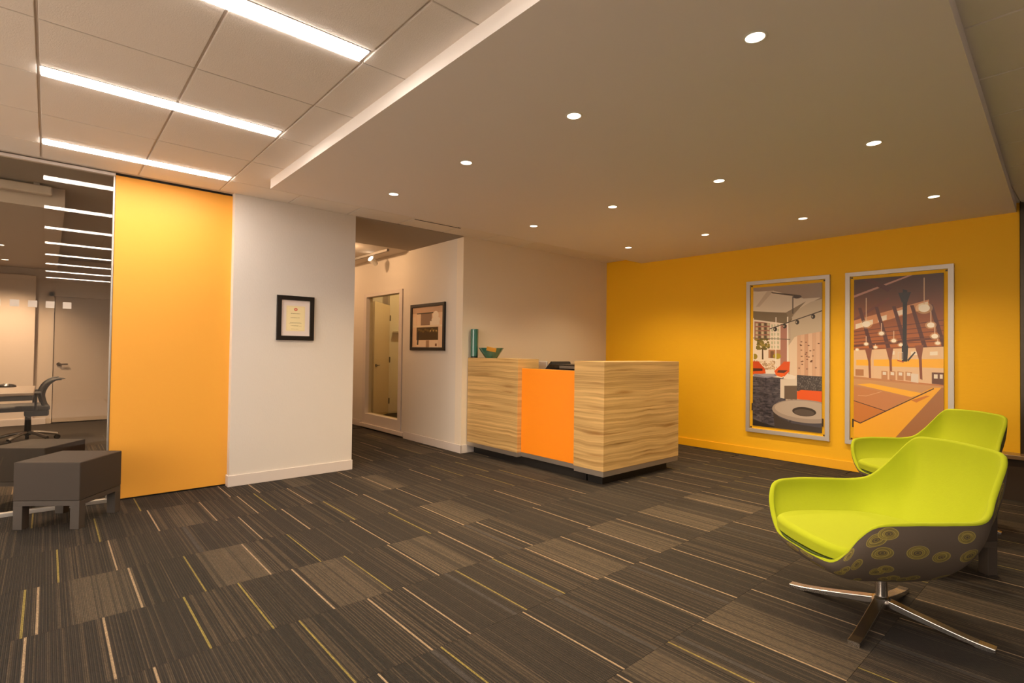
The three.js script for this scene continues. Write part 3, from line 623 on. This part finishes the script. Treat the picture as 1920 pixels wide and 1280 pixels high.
chair.rotation.y = CHAIR_YAW;
copyOf(chair, 'lime green lounge chair behind the other, in front of the sports hall print', [5.10, 0, -0.95], Math.atan2(Math.cos(-145 * Math.PI / 180), Math.sin(-145 * Math.PI / 180)));

// ---------------------------------------------------------------- ottomans
const ott = thing('ottoman', 'square dark brown vinyl ottoman in front of the glass partition', 'ottoman', [0.144, 0, -4.972], -0.645, 'dark brown ottomans');
mesh('cushion', new RoundedBoxGeometry(0.43, 0.262, 0.43, 3, 0.007).translate(0, 0.326, 0), M.brownVinyl, ott);
mesh('apron', boxGeo(-0.213, 0.213, 0.160, 0.195, -0.213, 0.213, 0.003), M.brownFrame, ott);
for (const [a, b] of [[-1, -1], [1, -1], [1, 1], [-1, 1]]) mesh('leg', boxGeo(-0.03, 0.03, 0, 0.162, -0.03, 0.03, 0.003), M.brownFrame, ott, [a * 0.183, 0, b * 0.183]);
copyOf(ott, 'dark brown ottoman inside the meeting room behind the glass', [-0.04, 0, -5.775]);
copyOf(ott, 'dark brown ottoman standing between the two green chairs', [4.10, 0, -0.75]);

// ---------------------------------------------------------------- meeting room behind the glass
{
  const d = structure('door_2', boxGeo(0.075, 0.92, 0.01, 2.03, -11.295, -11.255, 0.003), M.door, 'plain brown door at the back of the meeting room', 'door');
  mesh('door_frame', mergeGeometries([boxGeo(0.0, 0.068, 0, 2.10, -11.30, -11.235), boxGeo(0.925, 0.99, 0, 2.10, -11.30, -11.235), boxGeo(0.0, 0.99, 2.035, 2.10, -11.30, -11.235)]), M.innerWall, d);
  const hd = mesh('door_handle', new THREE.CylinderGeometry(0.028, 0.028, 0.02, 24).rotateX(Math.PI / 2), M.bronze, d, [0.14, 0.945, -11.245]);
  mesh('lever', new RoundedBoxGeometry(0.12, 0.02, 0.02, 2, 0.008), M.bronze, hd, [0.055, 0, 0.03]);
  structure('trim_2', boxGeo(-2.4, -0.155, 0.02, 2.34, -11.30, -11.20, 0.006), std(lin(0.72, 0.60, 0.49), 0.6), 'pale wall panel beside the door in the meeting room', 'panel');
  structure('trim_3', boxGeo(-3.1, 0.0, 0, 0.10, -11.20, -11.185), M.trim, 'baseboard under the pale wall panel in the meeting room', 'baseboard');
  const t = thing('conference_table', 'brown topped table at the left edge behind the glass', 'table', [-0.80, 0, -8.25]);
  mesh('tabletop', boxGeo(-0.75, 0.70, 0.71, 0.745, -0.62, 0.62, 0.008), M.table, t);
  mesh('table_edge', boxGeo(-0.74, 0.69, 0.66, 0.71, -0.61, 0.61, 0.004), M.black, t);
  for (const [a, b] of [[-0.6, -0.5], [0.28, -0.5], [0.28, 0.5], [-0.6, 0.5]]) mesh('leg', new THREE.CylinderGeometry(0.025, 0.025, 0.66, 20), M.black, t, [a, 0.33, b]);
  const ph = thing('conference_phone', 'small black phone puck on the brown table behind the glass', 'phone', [-0.36, 0.745, -8.75]);
  mesh('body', new THREE.LatheGeometry([[0, 0], [0.09, 0], [0.085, 0.02], [0.05, 0.035], [0, 0.04]].map(p => new THREE.Vector2(...p)), 28), M.blackGloss, ph);
  mesh('keypad', new THREE.CylinderGeometry(0.03, 0.032, 0.006, 20), M.steel, ph, [0, 0.041, 0]);
  // task chair, seen from its side
  const c = thing('office_chair', 'black mesh task chair at the table behind the glass', 'chair', [-0.17, 0, -9.25], 0.05);
  mesh('seat', new RoundedBoxGeometry(0.50, 0.075, 0.48, 4, 0.03), M.chairMesh, c, [-0.05, 0.45, 0]);
  const bs = new THREE.CatmullRomCurve3([[0.20, 0.42, 0], [0.165, 0.52, 0], [0.15, 0.62, 0], [0.19, 0.73, 0], [0.27, 0.80, 0], [0.35, 0.815, 0]].map(p => new THREE.Vector3(...p)));
  const back = sweepSurface(24, 8, (u, v) => { const p = bs.getPointAt(u); return { x: p.x - 0.05 * Math.pow(2 * v - 1, 2), y: p.y, z: (v - 0.5) * 0.44 }; }, false);
  const back2 = back.clone().translate(0.012, -0.006, 0);
  mesh('backrest', mergeGeometries([back, back2]), M.chairMesh, c);
  for (const s of [-1, 1]) mesh('back_frame', new THREE.TubeGeometry(new THREE.CatmullRomCurve3(bs.points.map(p => new THREE.Vector3(p.x - 0.045, p.y, s * 0.22))), 30, 0.015, 10), M.black, c);
  for (const s of [-1, 1]) mesh('armrest', mergeGeometries([new RoundedBoxGeometry(0.26, 0.03, 0.08, 3, 0.012).translate(-0.02, 0.645, s * 0.27), new THREE.CylinderGeometry(0.014, 0.014, 0.21, 12).toNonIndexed().translate(0.06, 0.53, s * 0.27)].map(g => g.index ? g.toNonIndexed() : g)), M.black, c);
  mesh('tilt_box', new RoundedBoxGeometry(0.24, 0.08, 0.14, 3, 0.02), M.black, c, [0.08, 0.37, 0]);
  mesh('column', new THREE.CylinderGeometry(0.03, 0.035, 0.30, 20), M.black, c, [0, 0.24, 0]);
  for (let k = 0; k < 5; k++) {
    const a = k * 2 * Math.PI / 5 + 0.3;
    const lg = mesh('leg', new THREE.TubeGeometry(new THREE.CatmullRomCurve3([[0, 0.13, 0], [0.12, 0.115, 0], [0.31, 0.07, 0]].map(p => new THREE.Vector3(...p))), 10, 0.020, 10), M.steel, c, [0, 0, 0], [0, a, 0]);
    mesh('caster', new THREE.CylinderGeometry(0.03, 0.03, 0.04, 20).rotateX(Math.PI / 2), M.black, lg, [0.31, 0.03, 0]);
  }
  const pj = thing('screen_housing', 'long pale screen housing bar under the meeting room ceiling', 'projector screen', [-0.62, 2.59, -6.12]);
  mesh('housing', new RoundedBoxGeometry(1.25, 0.075, 0.09, 3, 0.015), M.innerWall, pj, [0, 0, 0]);
  mesh('bracket', boxGeo(-0.5, -0.46, 0.03, 0.06, -0.03, 0.03), M.steel, pj);
  mesh('bracket', boxGeo(0.5, 0.54, 0.03, 0.06, -0.03, 0.03), M.steel, pj);
  [[-0.42, 2.46, -6.75], [-0.46, 2.46, -8.9], [-0.48, 2.46, -10.4], [1.2, 2.648, -8.4]].forEach(([x, y, z], i) => {
    const t = thing('recessed_downlight', 'round downlight in the meeting room ceiling, ' + ['nearest the glass', 'second from the glass', 'furthest from the glass', 'hidden behind the yellow panel'][i], 'downlight', [x, y, z], 0, 'downlights in the meeting room');
    mesh('trim_ring', ringGeo, M.white, t); mesh('lens', lensGeo, M.downGlow, t, [0, -0.0005, 0]);
    const s = new THREE.SpotLight(ROOM.color, 26, 0, 1.2, 0.6, 2);
    s.position.set(0, -0.006, 0); s.target.position.set(0, -2, 0); s.castShadow = true; s.shadow.radius = 4;
    t.add(s, s.target);
  });
}

// ---------------------------------------------------------------- corridor and small office
{
  const w = structure('window_3', boxGeo(3.895, 3.903, 0.225, 2.085, -7.935, -6.875), M.paneGreen, 'tall sidelight window in the corridor wall', 'window');
  mesh('window_frame', mergeGeometries([boxGeo(3.835, 3.945, 0.03, 2.135, -8.03, -7.93, 0.003), boxGeo(3.835, 3.945, 0.03, 2.135, -6.88, -6.79, 0.003), boxGeo(3.835, 3.945, 2.08, 2.135, -7.93, -6.88, 0.003), boxGeo(3.835, 3.945, 0.03, 0.23, -7.93, -6.88, 0.003)]), M.trim, w);
  mesh('window_sill', boxGeo(3.80, 3.84, 0.02, 0.075, -8.04, -6.66, 0.004), M.trim, w);
  // open door of the office
  const len = 0.90, a = Math.atan2(0.70, -0.72);
  const d = new THREE.Group(); d.name = 'door_3'; d.userData.kind = 'structure'; tag(d, 'pale door standing ajar in the small office', 'door');
  d.position.set(5.0, 0, -9.36); d.rotation.y = Math.PI + Math.PI / 4; scene.add(d);
  mesh('door_leaf', boxGeo(0, len, 0.012, 2.11, -0.02, 0.02, 0.003), std(lin(0.60, 0.50, 0.36), 0.5), d);
  const hd = mesh('door_handle', new THREE.CylinderGeometry(0.026, 0.026, 0.03, 24).rotateX(Math.PI / 2), M.bronze, d, [len - 0.08, 0.96, -0.03]);
  mesh('lever', new RoundedBoxGeometry(0.12, 0.02, 0.018, 2, 0.007), M.bronze, hd, [-0.05, 0, -0.03]);
  for (const y of [0.25, 1.05, 1.86]) mesh('hinge', new THREE.CylinderGeometry(0.014, 0.014, 0.11, 14), M.brownDark, d, [0, y, -0.03]);
  const sh = thing('reflection_shelf', 'white shelf standing in for a shelf reflection in the corridor sidelight', 'shelf', [5.6, 1.58, -9.38]);  // built in the office to imitate a shelf mirrored in the pane
  mesh('board', boxGeo(-0.5, 0.5, 0, 0.03, 0, 0.22, 0.003), M.white, sh);
  for (const x of [-0.35, 0.35]) mesh('bracket', boxGeo(x - 0.01, x + 0.01, -0.08, 0, 0, 0.18), M.white, sh);
  const bx = thing('reflection_box', 'small white box standing in for a reflected item on the shelf', 'box', [5.32, 1.61, -9.28]);  // added to imitate an object on the mirrored shelf
  mesh('carton', new RoundedBoxGeometry(0.16, 0.13, 0.12, 2, 0.006).translate(0, 0.065, 0), M.white, bx);
  mesh('lid', new RoundedBoxGeometry(0.17, 0.03, 0.13, 2, 0.005).translate(0, 0.135, 0), M.trim, bx);
  // track light
  const tr = thing('track_light', 'white ceiling track with a spotlight head in the corridor', 'track light', [3.55, 2.655, -7.9]);
  mesh('track', boxGeo(-0.018, 0.018, -0.03, 0.005, -1.4, 1.2, 0.003), std(lin(0.35, 0.31, 0.27), 0.5), tr);
  const head = mesh('spot_head', new THREE.CylinderGeometry(0.045, 0.035, 0.13, 28), M.white, tr, [0.02, -0.115, 0.72], [0, 0, 0]);
  head.rotation.set(0.5, 0, 0.95);
  mesh('spot_lens', new THREE.CylinderGeometry(0.040, 0.040, 0.004, 28), M.downGlow, head, [0, 0.066, 0]);
  mesh('stem', new THREE.CylinderGeometry(0.009, 0.009, 0.07, 14), M.white, tr, [0.02, -0.05, 0.72]);
  for (const [x, z, n] of [[2.95, -6.95, 'nearest the lobby'], [2.95, -8.8, 'nearest the end wall']]) {
    const t = thing('recessed_downlight', 'round recessed downlight in the corridor ceiling, ' + n, 'downlight', [x, 2.66, z], 0, 'downlights in the corridor');
    mesh('trim_ring', ringGeo, M.white, t); mesh('lens', lensGeo, M.downGlow, t, [0, -0.0005, 0]);
    const p = new THREE.PointLight(new THREE.Color(1, 0.62, 0.33), 1.8, 0, 2); p.position.set(0, -0.03, 0); p.castShadow = true; t.add(p);
  }
  const t = thing('recessed_downlight', 'round recessed downlight of the small office behind the sidelight', 'downlight', [5.3, 2.66, -7.9], 0);
  mesh('trim_ring', ringGeo, M.white, t); mesh('lens', lensGeo, M.downGlow, t, [0, -0.0005, 0]);
  const p = new THREE.PointLight(new THREE.Color(1, 0.76, 0.42), 4, 0, 2); p.position.set(0, -0.03, 0); p.castShadow = true; t.add(p);
}

renderer.render(scene, camera);
